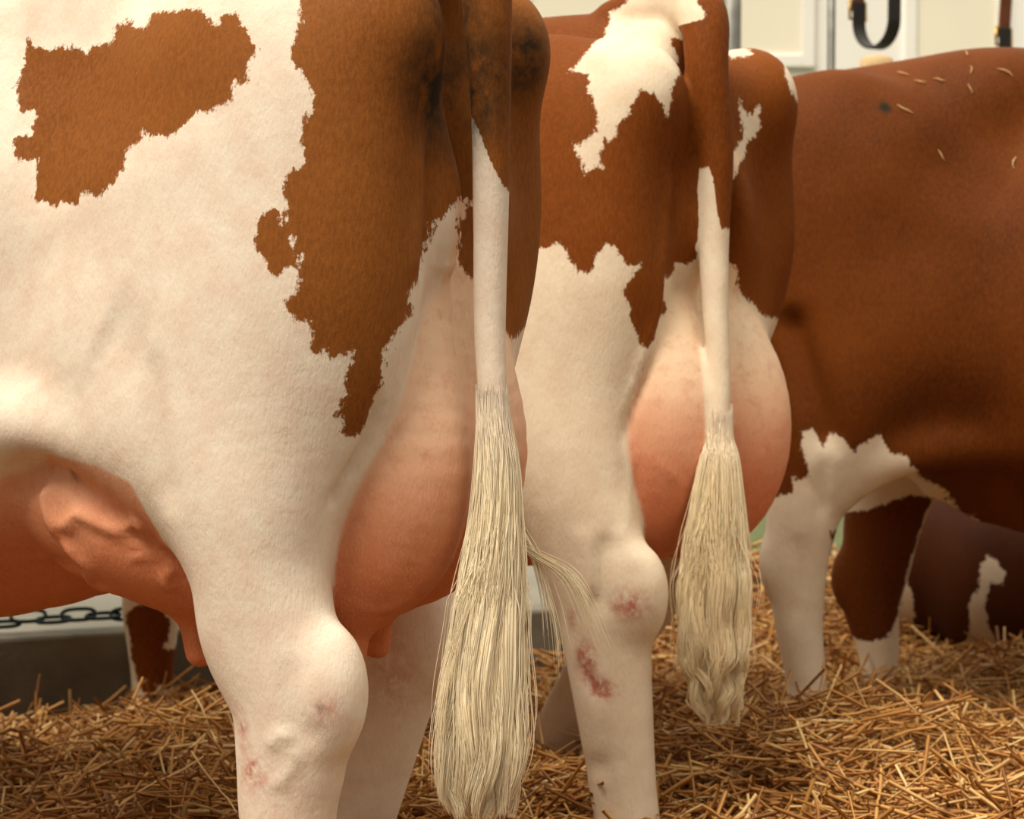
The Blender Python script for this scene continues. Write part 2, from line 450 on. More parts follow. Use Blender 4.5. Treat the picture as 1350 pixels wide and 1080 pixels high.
# coat patches, outlined in metres on the flank plane of each cow (across, height)
BROWN = {
 'near': [
  [(-0.1951,1.4476),(-0.1973,1.3293),(-0.1991,1.308),(-0.1995,1.2913),(-0.2034,1.2789),(-0.2048,1.264),(-0.1956,1.2539),(-0.1913,1.2415),(-0.1846,1.2292),(-0.1829,1.217),(-0.1885,1.2048),(-0.1959,1.2009),(-0.195,1.1846),(-0.1933,1.1684),(-0.19,1.1562),(-0.1957,1.1506),(-0.2048,1.1466),(-0.2122,1.1321),(-0.2154,1.1225),(-0.2137,1.1095),(-0.2204,1.1063),(-0.2295,1.104),(-0.2371,1.0984),(-0.2438,1.0919),(-0.2462,1.0798),(-0.2462,1.066),(-0.2402,1.0554),(-0.2335,1.0497),(-0.2318,1.0351),(-0.2235,1.0302),(-0.2152,1.0351),(-0.2045,1.0415),(-0.1996,1.0512),(-0.1938,1.0528),(-0.1955,1.0415),(-0.1988,1.027),(-0.2021,1.0108),(-0.2112,1.0027),(-0.2088,0.9906),(-0.1991,0.9825),(-0.186,0.9833),(-0.1838,0.9704),(-0.1848,0.9525),(-0.1784,0.9485),(-0.1703,0.9525),(-0.1648,0.9427),(-0.1567,0.9443),(-0.1407,0.9491),(-0.1424,0.9377),(-0.1482,0.9279),(-0.1493,0.909),(-0.1438,0.9048),(-0.152,0.8967),(-0.1554,0.8868),(-0.1619,0.882),(-0.1573,0.8752),(-0.1526,0.8718),(-0.1544,0.8619),(-0.1466,0.8566),(-0.1348,0.8545),(-0.129,0.8644),(-0.1222,0.8793),(-0.117,0.8976),(-0.1086,0.9248),(-0.1036,0.9453),(-0.097,0.9699),(-0.0815,0.9902),(-0.0775,1.015),(-0.0723,1.0316),(-0.0662,1.0543),(-0.0606,1.0737),(-0.0557,1.0947),(-0.0417,1.1036),(-0.0255,1.1234),(-0.0166,1.1234),(-0.0306,1.0899),(-0.0337,1.066),(-0.0313,1.0503),(-0.0252,1.0389),(-0.0165,1.0302),(0.0048,1.0192),(0.0132,0.9773),(0.0216,0.9687),(0.03,0.9596),(0.0885,1.0019),(0.1421,1.0915),(0.1396,1.4839)],
  [(-0.5428,1.314),(-0.534,1.3042),(-0.5187,1.3032),(-0.5035,1.2995),(-0.4837,1.3019),(-0.4756,1.2978),(-0.4605,1.2906),(-0.4571,1.2994),(-0.446,1.2986),(-0.4314,1.3064),(-0.4309,1.3221),(-0.4283,1.3283),(-0.4184,1.3208),(-0.4162,1.328),(-0.4065,1.3259),(-0.4004,1.3153),(-0.3841,1.3155),(-0.3804,1.3271),(-0.3683,1.3326),(-0.3368,1.3259),(-0.3273,1.3283),(-0.3159,1.3288),(-0.3078,1.319),(-0.2963,1.311),(-0.2907,1.3071),(-0.2875,1.3155),(-0.2716,1.3178),(-0.2656,1.3028),(-0.2549,1.2962),(-0.2493,1.2849),(-0.2473,1.2739),(-0.2523,1.2641),(-0.2565,1.2627),(-0.2543,1.2393),(-0.2691,1.2416),(-0.2732,1.2277),(-0.2775,1.2196),(-0.2888,1.2144),(-0.293,1.2021),(-0.2967,1.2081),(-0.3156,1.2115),(-0.3263,1.2012),(-0.3377,1.1849),(-0.347,1.1854),(-0.3632,1.1896),(-0.3725,1.185),(-0.3778,1.1931),(-0.3819,1.1804),(-0.3977,1.1684),(-0.4047,1.1525),(-0.4158,1.1376),(-0.4236,1.1336),(-0.4332,1.1212),(-0.4557,1.1255),(-0.4585,1.1153),(-0.4667,1.1113),(-0.4742,1.1176),(-0.4849,1.1189),(-0.4931,1.1131),(-0.5111,1.1198),(-0.5182,1.1174),(-0.5234,1.1246),(-0.519,1.1377),(-0.5198,1.1528),(-0.5235,1.1671),(-0.5381,1.171),(-0.5478,1.1783),(-0.5514,1.1891),(-0.5511,1.1982),(-0.5396,1.1943),(-0.5283,1.1976),(-0.5263,1.2093),(-0.5258,1.2156),(-0.5204,1.2226),(-0.5328,1.2295),(-0.5418,1.2216),(-0.5524,1.2347),(-0.5539,1.2495),(-0.5512,1.2699),(-0.5452,1.2883)],
  ('cut',[(-0.2204,1.1241),(-0.2154,1.1192),(-0.2137,1.1038),(-0.2103,1.0916),(-0.2145,1.0868),(-0.2186,1.0957),(-0.217,1.1079)]),
  ('cut',[(-0.2062,1.0754),(-0.202,1.0689),(-0.2037,1.0625),(-0.2078,1.069)]),
  ('cut',[(-0.1065,0.9577),(-0.0971,0.9641),(-0.0917,0.9624),(-0.1005,0.9411),(-0.1087,0.9207),(-0.1117,0.929)]),
  ('cut',[(-0.0789,1.0191),(-0.0715,1.0316),(-0.0739,1.0108),(-0.0828,1.0026)]),
 ],
 'middle': [
  [(-0.7629,1.5892),(-0.7717,1.0714),(-0.6216,0.9757),(-0.5006,1.081),(-0.4045,0.9999),(-0.3035,1.0858),(-0.2871,1.0855),(-0.2795,1.0789),(-0.26,1.0896),(-0.2492,1.0862),(-0.2405,1.0731),(-0.2308,1.0524),(-0.2222,1.0415),(-0.2082,1.0436),(-0.2028,1.0653),(-0.193,1.0707),(-0.1844,1.0848),(-0.1713,1.0783),(-0.1626,1.0631),(-0.1494,1.0556),(-0.1326,1.0579),(-0.1348,1.0492),(-0.1449,1.0415),(-0.1515,1.035),(-0.1603,1.0274),(-0.1625,1.0111),(-0.1536,1.0024),(-0.1512,0.9785),(-0.1398,0.9566),(-0.1363,0.9456),(-0.1305,0.9378),(-0.119,0.9453),(-0.1144,0.9617),(-0.1074,0.9781),(-0.0935,0.9911),(-0.099,1.0056),(-0.1033,1.0419),(-0.0957,1.0387),(-0.0826,1.0423),(-0.0806,1.0612),(-0.0625,1.057),(-0.0417,1.0689),(-0.0064,1.0722),(0.0105,1.0629),(0.0236,1.0399),(0.023,1.025),(0.0312,1.0135),(0.0599,0.9902),(0.0739,0.9783),(0.1549,0.9702),(0.1995,1.1161),(0.1899,1.572)],
  ('cut',[(-0.1718,1.4413),(-0.1438,1.4575),(-0.1361,1.4933),(-0.0514,1.4865),(-0.0491,1.4472),(-0.0401,1.4255),(-0.034,1.4079),(-0.0525,1.3984),(-0.0658,1.3931),(-0.0783,1.3964),(-0.0832,1.3868),(-0.073,1.3654),(-0.076,1.3365),(-0.0879,1.3119),(-0.0925,1.2918),(-0.0968,1.2657),(-0.1005,1.286),(-0.1095,1.2878),(-0.1161,1.304),(-0.1239,1.3028),(-0.1337,1.3059),(-0.1425,1.2971),(-0.1469,1.2916),(-0.1535,1.2719),(-0.1678,1.2555),(-0.1711,1.2391),(-0.1787,1.2315),(-0.1841,1.2391),(-0.1906,1.2348),(-0.195,1.2131),(-0.1885,1.1945),(-0.195,1.1934),(-0.2026,1.1979),(-0.2134,1.1849),(-0.2187,1.2014),(-0.2273,1.218),(-0.2305,1.229),(-0.2144,1.2319),(-0.2089,1.2417),(-0.2014,1.2459),(-0.197,1.2612),(-0.2023,1.28),(-0.2085,1.3058),(-0.2136,1.3309),(-0.2244,1.3349),(-0.2407,1.3345),(-0.2163,1.3592),(-0.1886,1.386),(-0.1734,1.4262)]),
  ('cut',[(0.0309,1.3197),(0.0363,1.3019),(0.0409,1.2855),(0.0516,1.2892),(0.06,1.3068),(0.0601,1.2732),(0.0506,1.2533),(0.0392,1.2364),(0.0258,1.2092),(0.0009,1.1725),(-0.0005,1.1946),(0.0164,1.2252),(0.0292,1.2499),(0.0359,1.2714),(0.029,1.2958)]),
  ('cut',[(0.1049,1.3706),(0.1144,1.3623),(0.1241,1.3424),(0.1303,1.3048),(0.1161,1.3258),(0.1048,1.3475)]),
  ('cut',[(-0.0136,1.4006),(0.0416,1.3978),(0.0593,1.3889),(0.0518,1.3802),(0.0153,1.3828),(-0.0013,1.3775)]),
  [(-1.0812,0.3862),(-1.0637,0.3987),(-1.0462,0.4056),(-1.011,0.393),(-0.9932,0.3601),(-1.0006,0.3332),(-1.0119,0.3145),(-0.9839,0.3064),(-0.9704,0.2899),(-0.9812,0.2574),(-1.0014,0.2283),(-1.0152,0.2314),(-1.0235,0.2428),(-1.0236,0.2126),(-1.0506,0.2188),(-1.0651,0.2553),(-1.0768,0.2872),(-1.0781,0.3294),(-1.0841,0.3595)],
 ],
 'far': [
  [(-0.3664,1.6474),(-0.3657,0.6326),(0.0236,0.6277),(0.0547,0.6266),(0.0776,0.6282),(0.1024,0.634),(0.1034,0.6668),(0.1216,0.6606),(0.1306,0.6649),(0.1235,0.6989),(0.1143,0.719),(0.1178,0.7463),(0.1279,0.7534),(0.1436,0.7361),(0.156,0.7063),(0.1597,0.72),(0.1657,0.7472),(0.1724,0.7445),(0.1928,0.7337),(0.2073,0.713),(0.2173,0.706),(0.218,0.7225),(0.2345,0.7264),(0.2408,0.7401),(0.2544,0.7495),(0.2624,0.7261),(0.2763,0.7097),(0.3029,0.7058),(0.3106,0.6852),(0.3615,0.6542),(0.3869,0.6386),(0.4493,0.5874),(0.5038,0.5629),(0.5578,0.5416),(1.247,0.4522),(1.2206,1.6368)],
  [(0.1684,0.5673),(0.2792,0.5631),(0.3778,0.6018),(0.4263,0.5954),(0.3857,0.4663),(0.3672,0.3771),(0.35,0.3196),(0.3103,0.3099),(0.2738,0.312),(0.2447,0.3306),(0.2262,0.3746)],
 ],
 'lying': [
  [(-0.5318,0.9941),(-0.5381,-0.2234),(1.0554,-0.1377),(1.083,0.9952)],
  ('cut',[(-0.0741,0.4374),(-0.0661,0.3896),(-0.0523,0.3385),(-0.047,0.2978),(-0.041,0.2518),(-0.0618,0.2722),(-0.077,0.2923),(-0.0761,0.348),(-0.0765,0.4004)]),
  ('cut',[(0.0858,0.4721),(0.116,0.4211),(0.1067,0.3936),(0.0869,0.4057),(0.0766,0.3811),(0.0748,0.3447),(0.0882,0.3062),(0.1262,0.2129),(0.098,0.1984),(0.0916,0.1626),(0.0615,0.1771),(0.0734,0.1913),(0.0357,0.236),(0.037,0.2603),(0.0515,0.2784),(0.0413,0.3611),(0.0613,0.387),(0.0679,0.44)]),
 ],
}
# veins (raised) and creases (sunk) on the skin: points, width, height in metres
VEINS = {
 'near': [
  ([(0.4662,0.2171,0.7652),(0.4482,0.2169,0.7448),(0.4302,0.219,0.7477),(0.4171,0.2196,0.7589),(0.3962,0.2189,0.7537),(0.3772,0.2176,0.7467),(0.3591,0.2153,0.7422),(0.3438,0.2149,0.749),(0.3198,0.2266,0.7539),(0.3177,0.212,0.7371),(0.3044,0.2096,0.7307),(0.2443,0.2631,0.7474)],0.0075,0.009),
  ([(0.4561,0.2151,0.7904),(0.4688,0.2166,0.7766),(0.4665,0.2168,0.7617),(0.4595,0.2145,0.7423),(0.4494,0.2131,0.732)],0.008,0.007),
  ([(0.4439,0.2141,0.7324),(0.4395,0.2088,0.718),(0.4261,0.2033,0.704),(0.4208,0.1963,0.6929),(0.4352,0.1715,0.6751),(0.4133,0.173,0.6695),(0.4102,0.1523,0.6566)],0.01,0.008),
  ([(0.3575,0.2147,0.73),(0.3379,0.2116,0.7291),(0.3191,0.2076,0.7245),(0.2968,0.2055,0.7221)],0.005,0.005),
  ([(0.3505,0.21,0.7091),(0.3296,0.2085,0.7145),(0.3073,0.2035,0.7135),(0.2916,0.1986,0.7078)],0.005,0.004),
  ([(0.2898,0.1982,0.7079),(0.3031,0.198,0.695),(0.3083,0.1943,0.6838),(0.3015,0.1865,0.6729)],0.007,0.007),
  ([(0.3148,0.2128,0.7374),(0.3129,0.2072,0.7265),(0.2914,0.2123,0.7265)],0.004,0.004),
  ([(0.0273,0.1797,0.9167),(0.0397,0.1731,0.8708),(0.06,0.1785,0.8291),(0.0766,0.188,0.7959),(0.0843,0.1901,0.7741)],0.008,-0.011),
  ([(0.0212,0.156,0.9201),(0.0369,0.1578,0.8701),(0.0554,0.1675,0.8327),(0.0727,0.1746,0.7992)],0.005,-0.004),
  ([(0.0351,0.168,0.879),(0.0548,0.1743,0.8373),(0.073,0.186,0.8042)],0.005,0.004),
  ([(0.284,0.2742,0.9692),(0.2659,0.2776,0.9195),(0.2568,0.279,0.8699),(0.2463,0.2769,0.8119),(0.2391,0.2695,0.7616)],0.02,-0.007),
  ([(0.0922,0.2429,0.6272),(0.0955,0.2497,0.595),(0.0923,0.2488,0.5622),(0.0824,0.2433,0.5409),(0.0617,0.2303,0.5357)],0.014,-0.004),
  ([(0.127,0.2513,0.518),(0.1091,0.2509,0.5362),(0.0911,0.2452,0.5329)],0.008,0.003),
  ([(0.0144,0.0976,1.178),(0.0131,0.103,1.1194),(0.0139,0.1082,1.0693),(0.013,0.1207,1.0275)],0.011,-0.007),
  ([(0.0109,0.1233,1.1847),(0.0117,0.1254,1.1268),(0.0087,0.1351,1.0687),(0.0077,0.1491,1.019)],0.013,0.005),
  ([(0.4717,0.2129,0.8073),(0.4882,0.2142,0.789),(0.5254,0.2188,0.7743)],0.012,-0.005),
  ([(0.1318,0.2479,0.4753),(0.111,0.2458,0.4855),(0.0945,0.2434,0.5116),(0.1056,0.2488,0.5238)],0.007,0.0025),
  ([(0.3432,0.2678,0.977),(0.3002,0.2743,0.9523),(0.2611,0.2766,0.9445)],0.05,-0.006),
  ([(0.5465,0.2094,0.741),(0.5381,0.1397,0.6939),(0.4123,0.1903,0.6839)],0.012,0.004),
  ([(0.6053,0.1199,0.6551),(0.4872,0.1705,0.6953),(0.3773,0.2175,0.7415)],0.01,-0.003),
  ([(0.1085,0.1348,0.6711),(0.0615,0.0981,0.6614),(0.0065,0.0974,0.7329)],0.006,0.003),
 ],
 'middle': [
  ([(-0.0009,0.1417,1.2415),(0.0099,0.1303,1.1766),(0.0098,0.1393,1.1103),(0.0055,0.156,1.044),(0.0078,0.1619,0.9891),(0.0129,0.1805,0.9399),(0.0211,0.1949,0.8908),(0.0297,0.207,0.8416)],0.008,0.006),
  ([(0.0046,0.119,1.2209),(0.011,0.1136,1.1552),(0.0112,0.1224,1.0886)],0.009,-0.006),
  ([(0.0102,0.1658,0.9342),(0.0147,0.1852,0.8906),(0.0251,0.2003,0.8415),(0.0319,0.2129,0.7924)],0.007,-0.007),
  ([(0.0254,0.2461,0.6746),(0.0315,0.2576,0.6369),(0.0339,0.2614,0.5935),(0.0293,0.2583,0.5444)],0.013,-0.006),
  ([(0.0578,0.2681,0.6851),(0.0509,0.2663,0.6308),(0.0447,0.2634,0.5654)],0.016,0.004),
  ([(0.019,0.233,0.6849),(0.0056,0.2325,0.653),(-0.0149,0.2381,0.6202)],0.012,0.003),
  ([(0.0806,0.2565,0.4842),(0.0586,0.2577,0.4535),(0.0271,0.2538,0.4345)],0.012,-0.003),
  ([(0.4527,-0.2139,0.2305),(0.0431,0.2506,0.333),(-0.0026,0.2385,0.3481)],0.014,-0.004),
  ([(0.0227,0.1979,0.792),(0.0252,0.2033,0.7373),(0.0126,0.227,0.6739)],0.005,0.003),
  ([(0.0093,0.1882,0.7811),(-0.0264,0.144,0.7363),(0.0011,0.1243,0.6666)],0.005,0.0025),
  ([(-0.021,-0.0287,0.8855),(-0.0429,-0.0477,0.8168),(-0.032,-0.0442,0.7361)],0.006,0.002),
  ([(0.096,0.2212,1.3333),(0.0893,0.1762,1.3781),(0.1076,0.0593,1.4096),(0.0668,0.0477,1.3963)],0.02,0.005),
 ],
 'far': [
  ([(0.2269,-0.2576,1.164),(0.3217,-0.2185,1.2597),(0.4192,-0.1644,1.3171),(0.5405,-0.1569,1.3642)],0.07,0.012),
  ([(0.1891,-0.2767,0.7471),(0.187,-0.27,0.6926),(0.185,-0.2595,0.6375),(0.1858,-0.2476,0.5819)],0.012,-0.01),
  ([(0.1145,-0.2515,0.9758),(0.1322,-0.2569,0.9218),(0.1567,-0.2675,0.841),(0.181,-0.2766,0.7606),(0.1897,-0.2698,0.6926)],0.028,-0.024),
  ([(0.1498,-0.2639,0.6715),(0.1702,-0.2615,0.6375),(0.1878,-0.2575,0.6305)],0.006,-0.005),
  ([(0.3609,-0.0407,0.6459),(0.3832,-0.0441,0.6279),(0.4073,-0.0588,0.6194),(0.458,-0.0406,0.5898),(0.5645,-0.0281,0.547)],0.012,0.01),
  ([(0.1371,-0.2555,0.5685),(0.1405,-0.2484,0.4858),(0.1318,-0.2384,0.3882)],0.015,-0.005),
 ],
 'lying': [
 ],
}
# ------------------------------------------------------------------ the three cows of the row
white_hair = (.80, .72, .60)
MAT1 = cow_material('coat_near', (.81, .715, .60), (.75, .60, .49), (.170, .052, .009), (.240, .080, .015), (.88, .64, .46), (.64, .215, .095), .66, 1.0)
MAT2 = cow_material('coat_middle', (.80, .69, .54), (.74, .60, .45), (.13, .031, .003), (.19, .051, .006), (.88, .68, .48), (.72, .25, .125), .70, .98)
MAT3 = cow_material('coat_far', (.78, .68, .54), (.74, .60, .46), (.080, .019, .002), (.14, .036, .004), (.75, .50, .35), (.6, .2, .12))

# nearest cow
UD1 = []
for sg in (1, -1):
    UD1 += [(Tube([(.085, .030 * sg, 1.10, .03, .03), (.08, .045 * sg, 1.02, .05, .05), (.09, .064 * sg, .92, .082, .072), (.10 + (sg < 0) * .01, .072 * sg, .82, .115, .086), (.12 + (sg < 0) * .04, .072 * sg, .74, .112, .080), (.13 + (sg < 0) * .06, .076 * sg, .69, .072, .064)]), .035, '+'),
            (Ell((.42, .085 * sg, .755), (.25, .135, .105), (0, -20, 0)), .06, '+'),
            (Tube([(.345, .10 * sg, .66, .030, .030), (.338, .105 * sg, .63, .020, .020), (.330, .105 * sg, .590, .0185, .0185)]), .02, '+'),
            (Tube([(.125 + (sg < 0) * .078, .085 * sg, .66, .028, .028), (.125 + (sg < 0) * .078, .085 * sg, .625, .0185, .0185), (.130 + (sg < 0) * .078, .087 * sg, .582, .0175, .0175)]), .016, '+')]
RIGHT1 = [(.36, -.125, 1.10, .23, .105), (.33, -.13, .95, .22, .10), (.30, -.165, .81, .155, .10), (.285, -.195, .72, .105, .078),
          (.268, -.20, .64, .088, .064), (.255, -.20, .57, .076, .056), (.275, -.20, .47, .062, .050), (.305, -.20, .36, .052, .046),
          (.33, -.20, .26, .043, .040), (.345, -.20, .18, .048, .045), (.385, -.20, .09, .048, .045), (.40, -.20, .03, .065, .055)]
TAIL1 = [(Tube([(.22, 0, 1.42, .03, .035), (.09, 0, 1.445, .034, .036), (-.008, .025, 1.415, .034, .034), (-.030, .048, 1.34, .029, .027), (-.034, .046, 1.22, .0225, .0225), (-.034, .046, 1.10, .0200, .0200), (-.036, .052, .98, .0180, .0180), (-.044, .060, .90, .0160, .0160), (-.048, .065, .84, .0125, .0125), (-.05, .07, .76, .005, .005)]), .02, '+')]
LEFT1 = [(.33, .135, 1.10, .25, .115), (.28, .155, .95, .24, .12), (.205, .18, .81, .130, .10), (.178, .195, .72, .084, .078),
        (.162, .20, .64, .082, .064), (.130, .20, .57, .076, .056), (.132, .20, .50, .066, .050), (.137, .20, .44, .058, .046)] + HIND[8:]
cow1 = CowShape(left=LEFT1, hock_l=(.072, .20, .585), right=RIGHT1, hock_r=(.195, -.20, .58), udder=UD1, tail=TAIL1, tr=.015, hook=.5, tin=.045)
A1 = math.radians(150)
near_cow = build_cow('cow', cow1, (-.03, 2.6, 0), 150, .007, (math.cos(A1), -math.sin(A1)), BROWN.get('near', []), MAT1, veins=VEINS.get('near', []),
    tail_white=lambda V: V[:, 2] - 1.215 + np.clip((V[:, 0] * math.cos(A1) - V[:, 1] * math.sin(A1) + .018) * 2.2, 0, .085),
    stains=[(.0, .085, 1.245, .10, 1.7), (.0, .085, 1.32, .08, 1.2), (.05, 0, 1.25, .08, 1.2), (0, -.085, 1.29, .075, 1.3), (.063, .243, .567, .009, 1.2), (.421, .222, .803, .013, 1.6)],
    pinks=[(.060, .24, .565, (.028, .05, .025), .8), (.150, .247, .492, (.035, .06, .035), 1.3), (.165, .247, .535, (.018, .05, .04), 1.0), (.235, -.165, .545, (.05, .05, .09), .8), (.10, .25, .45, (.09, .07, .05), .4)])
tag(near_cow, 'brown and white cow nearest the camera, with a brown patch on its white flank', 'cow', 'cows standing in the row')

# middle cow
UD2 = []
for sg in (1, -1):
    UD2 += [(Tube([(.10, .04 * sg + .01, 1.05, .04, .04), (.09, .065 * sg + .01, .98, .07, .07), (.08, .088 * sg + .01, .88, .115, .10), (.085, .09 * sg + .01, .80, .135, .108), (.10, .085 * sg + .01, .73, .125, .105), (.12, .08 * sg + .01, .68, .09, .08)]), .04, '+'),
            (Ell((.38, .10 * sg, .735), (.27, .145, .145), (0, -6, 0)), .06, '+'),
            (Tube([(.10, .10 * sg, .64, .035, .035), (.10, .105 * sg, .60, .018, .018), (.10, .105 * sg, .56, .016, .016)]), .03, '+'),
            (Tube([(.36, .11 * sg, .64, .030, .030), (.36, .115 * sg, .60, .018, .018), (.36, .115 * sg, .56, .017, .017)]), .03, '+')]
LEFT2 = [(.30, .15, 1.10, .25, .125), (.25, .17, .95, .23, .12), (.165, .19, .81, .140, .10), (.122, .205, .72, .098, .08),
         (.092, .21, .64, .089, .064), (.066, .21, .57, .084, .056), (.060, .21, .50, .072, .050), (.046, .21, .40, .061, .046),
         (.032, .21, .30, .054, .040), (.02, .21, .20, .048, .045), (.05, .21, .10, .048, .045), (.065, .21, .03, .065, .055)]
RIGHT2 = [(.34, -.15, 1.10, .25, .12), (.31, -.16, .95, .23, .105), (.28, -.185, .81, .155, .10), (.27, -.21, .72, .105, .08),
          (.27, -.21, .62, .085, .064), (.29, -.21, .55, .073, .056), (.35, -.21, .46, .062, .050), (.42, -.21, .36, .052, .046),
          (.50, -.21, .24, .045, .040), (.55, -.21, .17, .048, .045), (.60, -.21, .09, .048, .045), (.62, -.21, .03, .065, .055)]
TAIL2 = [(Tube([(.20, 0, 1.43, .04, .05), (.09, 0, 1.455, .045, .050), (.022, .030, 1.425, .038, .038), (-.002, .052, 1.34, .032, .031), (-.014, .050, 1.22, .029, .028), (-.020, .060, 1.10, .0235, .0235), (-.036, .076, .98, .019, .019), (-.046, .082, .92, .0175, .0175), (-.055, .092, .84, .0155, .0155), (-.06, .10, .78, .012, .012), (-.064, .11, .70, .005, .005)]), .02, '+')]
cow2 = CowShape(left=LEFT2, right=RIGHT2, hock_l=(-.008, .21, .585), hock_r=(.215, -.21, .57), udder=UD2, tail=TAIL2, wide=1.12, rp=.026, tin=.05, fl=.12, xl=1.62, xr=1.50,
                extra=[(Ell((1.62, 0, .68), (.16, .12, .16)), .08, '+')])
A2 = math.radians(140)
middle_cow = build_cow('cow', cow2, (.32, 3.42, 0), 140, .009, (math.cos(A2), -math.sin(A2)), BROWN.get('middle', []), MAT2, veins=VEINS.get('middle', []),
    tail_white=lambda V: V[:, 2] - 1.20 + .09 * np.clip((V[:, 0] * math.cos(A2) - V[:, 1] * math.sin(A2) + .028) / .012, 0, 1),
    pinks=[(-.009, .248, .571, (.04, .06, .032), 1.6), (.062, .259, .482, (.025, .06, .045), 2.2), (.036, .255, .448, (.035, .06, .022), 2.2), (.083, .262, .545, (.018, .05, .03), 1.0)])
tag(middle_cow, 'brown and white cow in the middle, with a white splash over its rump', 'cow', 'cows standing in the row')

# far cow that faces the other way
LEG3 = [(.33, -.135, 1.10, .25, .115), (.28, -.155, .95, .24, .12), (.21, -.18, .78, .13, .10), (.165, -.195, .66, .080, .07),
        (.145, -.20, .56, .062, .056), (.140, -.20, .47, .052, .048), (.145, -.20, .38, .043, .040), (.158, -.20, .28, .037, .034),
        (.158, -.20, .20, .040, .036), (.165, -.20, .14, .040, .040), (.185, -.20, .08, .045, .045), (.205, -.20, .03, .06, .055)]
LEG3L = [(.46, .135, 1.10, .22, .115), (.46, .155, .95, .22, .12), (.42, .18, .78, .14, .10), (.355, .195, .66, .095, .07),
        (.32, .20, .56, .080, .056), (.305, .20, .46, .068, .050), (.295, .20, .38, .058, .046), (.31, .20, .28, .040, .040),
        (.31, .20, .20, .036, .036), (.315, .20, .14, .040, .040), (.335, .20, .08, .045, .045), (.355, .20, .03, .06, .055)]
cow3 = CowShape(left=LEG3L, right=LEG3, spine=.05, hock_l=(.24, .20, .43), hock_r=(.10, -.20, .50), hk=(.025, .022, .045), drop=.085, web=.15, extra=[(Ell((.46, sg * .160, .92), (.20, .095, .18)), .09, '+') for sg in (1, -1)], hook=.5, pocket=False, tail=[(Tube([(.22, 0, 1.34, .03, .035), (.08, 0, 1.345, .034, .036), (-.015, 0, 1.32, .034, .034), (-.055, 0, 1.26, .032, .030), (-.062, 0, 1.1, .026, .026), (-.066, 0, .9, .019, .019), (-.066, 0, .7, .03, .03), (-.066, 0, .5, .02, .02)]), .02, '+')])
A3 = math.radians(-6)
far_cow = build_cow('cow', cow3, (.40, 4.33, .022), -6, .012, (math.cos(A3), -math.sin(A3)), BROWN.get('far', []), MAT3, veins=VEINS.get('far', []), ventral=0.0, stains=[(.288, -.206, 1.324, .016, 2.0)])
tag(far_cow, 'big brown cow at the right turned to the right, with white hind legs', 'cow', 'cows standing in the row')

# dark cow lying in the straw behind, shade put into its coat colours
MAT4 = cow_material('coat_shaded', (.60, .50, .38), (.55, .44, .33), (.034, .008, .002), (.060, .015, .003), (.7, .5, .35), (.6, .2, .12))
class LyingCow:
    drop = 0.0
    def __init__(s):
        s.b = [(Tube([(-.02, 0, .40, .16, .20), (.15, 0, .44, .26, .30), (.6, 0, .46, .30, .36), (1.1, 0, .46, .30, .34), (1.45, 0, .48, .26, .24), (1.7, 0, .62, .18, .14)]), .02, '+'),
               (Tube([(1.6, 0, .62, .18, .13), (1.85, 0, .82, .13, .10), (2.0, 0, .98, .11, .09)]), .08, '+'),
               (Tube([(2.0, 0, 1.02, .10, .09), (2.18, 0, .92, .09, .08), (2.36, 0, .80, .065, .06)]), .05, '+')]
        for sg in (1, -1):
            s.b += [(Tube([(.12, .22 * sg, .40, .17, .12), (.40, .30 * sg, .34, .15, .10), (.52, .34 * sg, .26, .09, .07), (.30, .38 * sg, .20, .05, .05), (.15, .40 * sg, .18, .045, .04)]), .04, '+'),
                    (Tube([(1.40, .18 * sg, .40, .12, .09), (1.55, .22 * sg, .22, .06, .05), (1.35, .24 * sg, .17, .045, .04)]), .04, '+'),
                    (Tube([(1.98, .09 * sg, 1.03, .03, .02), (1.95, .20 * sg, 1.0, .04, .015)]), .02, '+')]
    def parts(s, p):
        o = np.full(len(p), 1.0, dtype=np.float32)
        return eval_ops(s.b, p), o, o
    def __call__(s, p): return eval_ops(s.b, p)
A4 = math.radians(-4)
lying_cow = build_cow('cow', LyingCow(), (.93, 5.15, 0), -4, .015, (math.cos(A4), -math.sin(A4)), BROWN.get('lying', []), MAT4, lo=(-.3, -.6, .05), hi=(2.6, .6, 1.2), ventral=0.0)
tag(lying_cow, 'dark brown cow, shade painted into its coat, with jagged white streaks lying in the straw under the far cow', 'cow')
# ------------------------------------------------------------------ hair of the tails
def hair_material(name, a, b):
    k = NT(name)
    f = k.attr('tone')
    v = k.coord()
    c = k.mix(k.math('ADD', k.math('MULTIPLY', f, .7), k.math('MULTIPLY', k.noise(v, 30, 3), .3)), a, b)
    k.l(k.mix(k.attr('root'), c, (.86, .74, .62)), k.b.inputs['Base Color'])
    k.set('Roughness', .45); k.set('Specular IOR Level', .35)
    return k.m

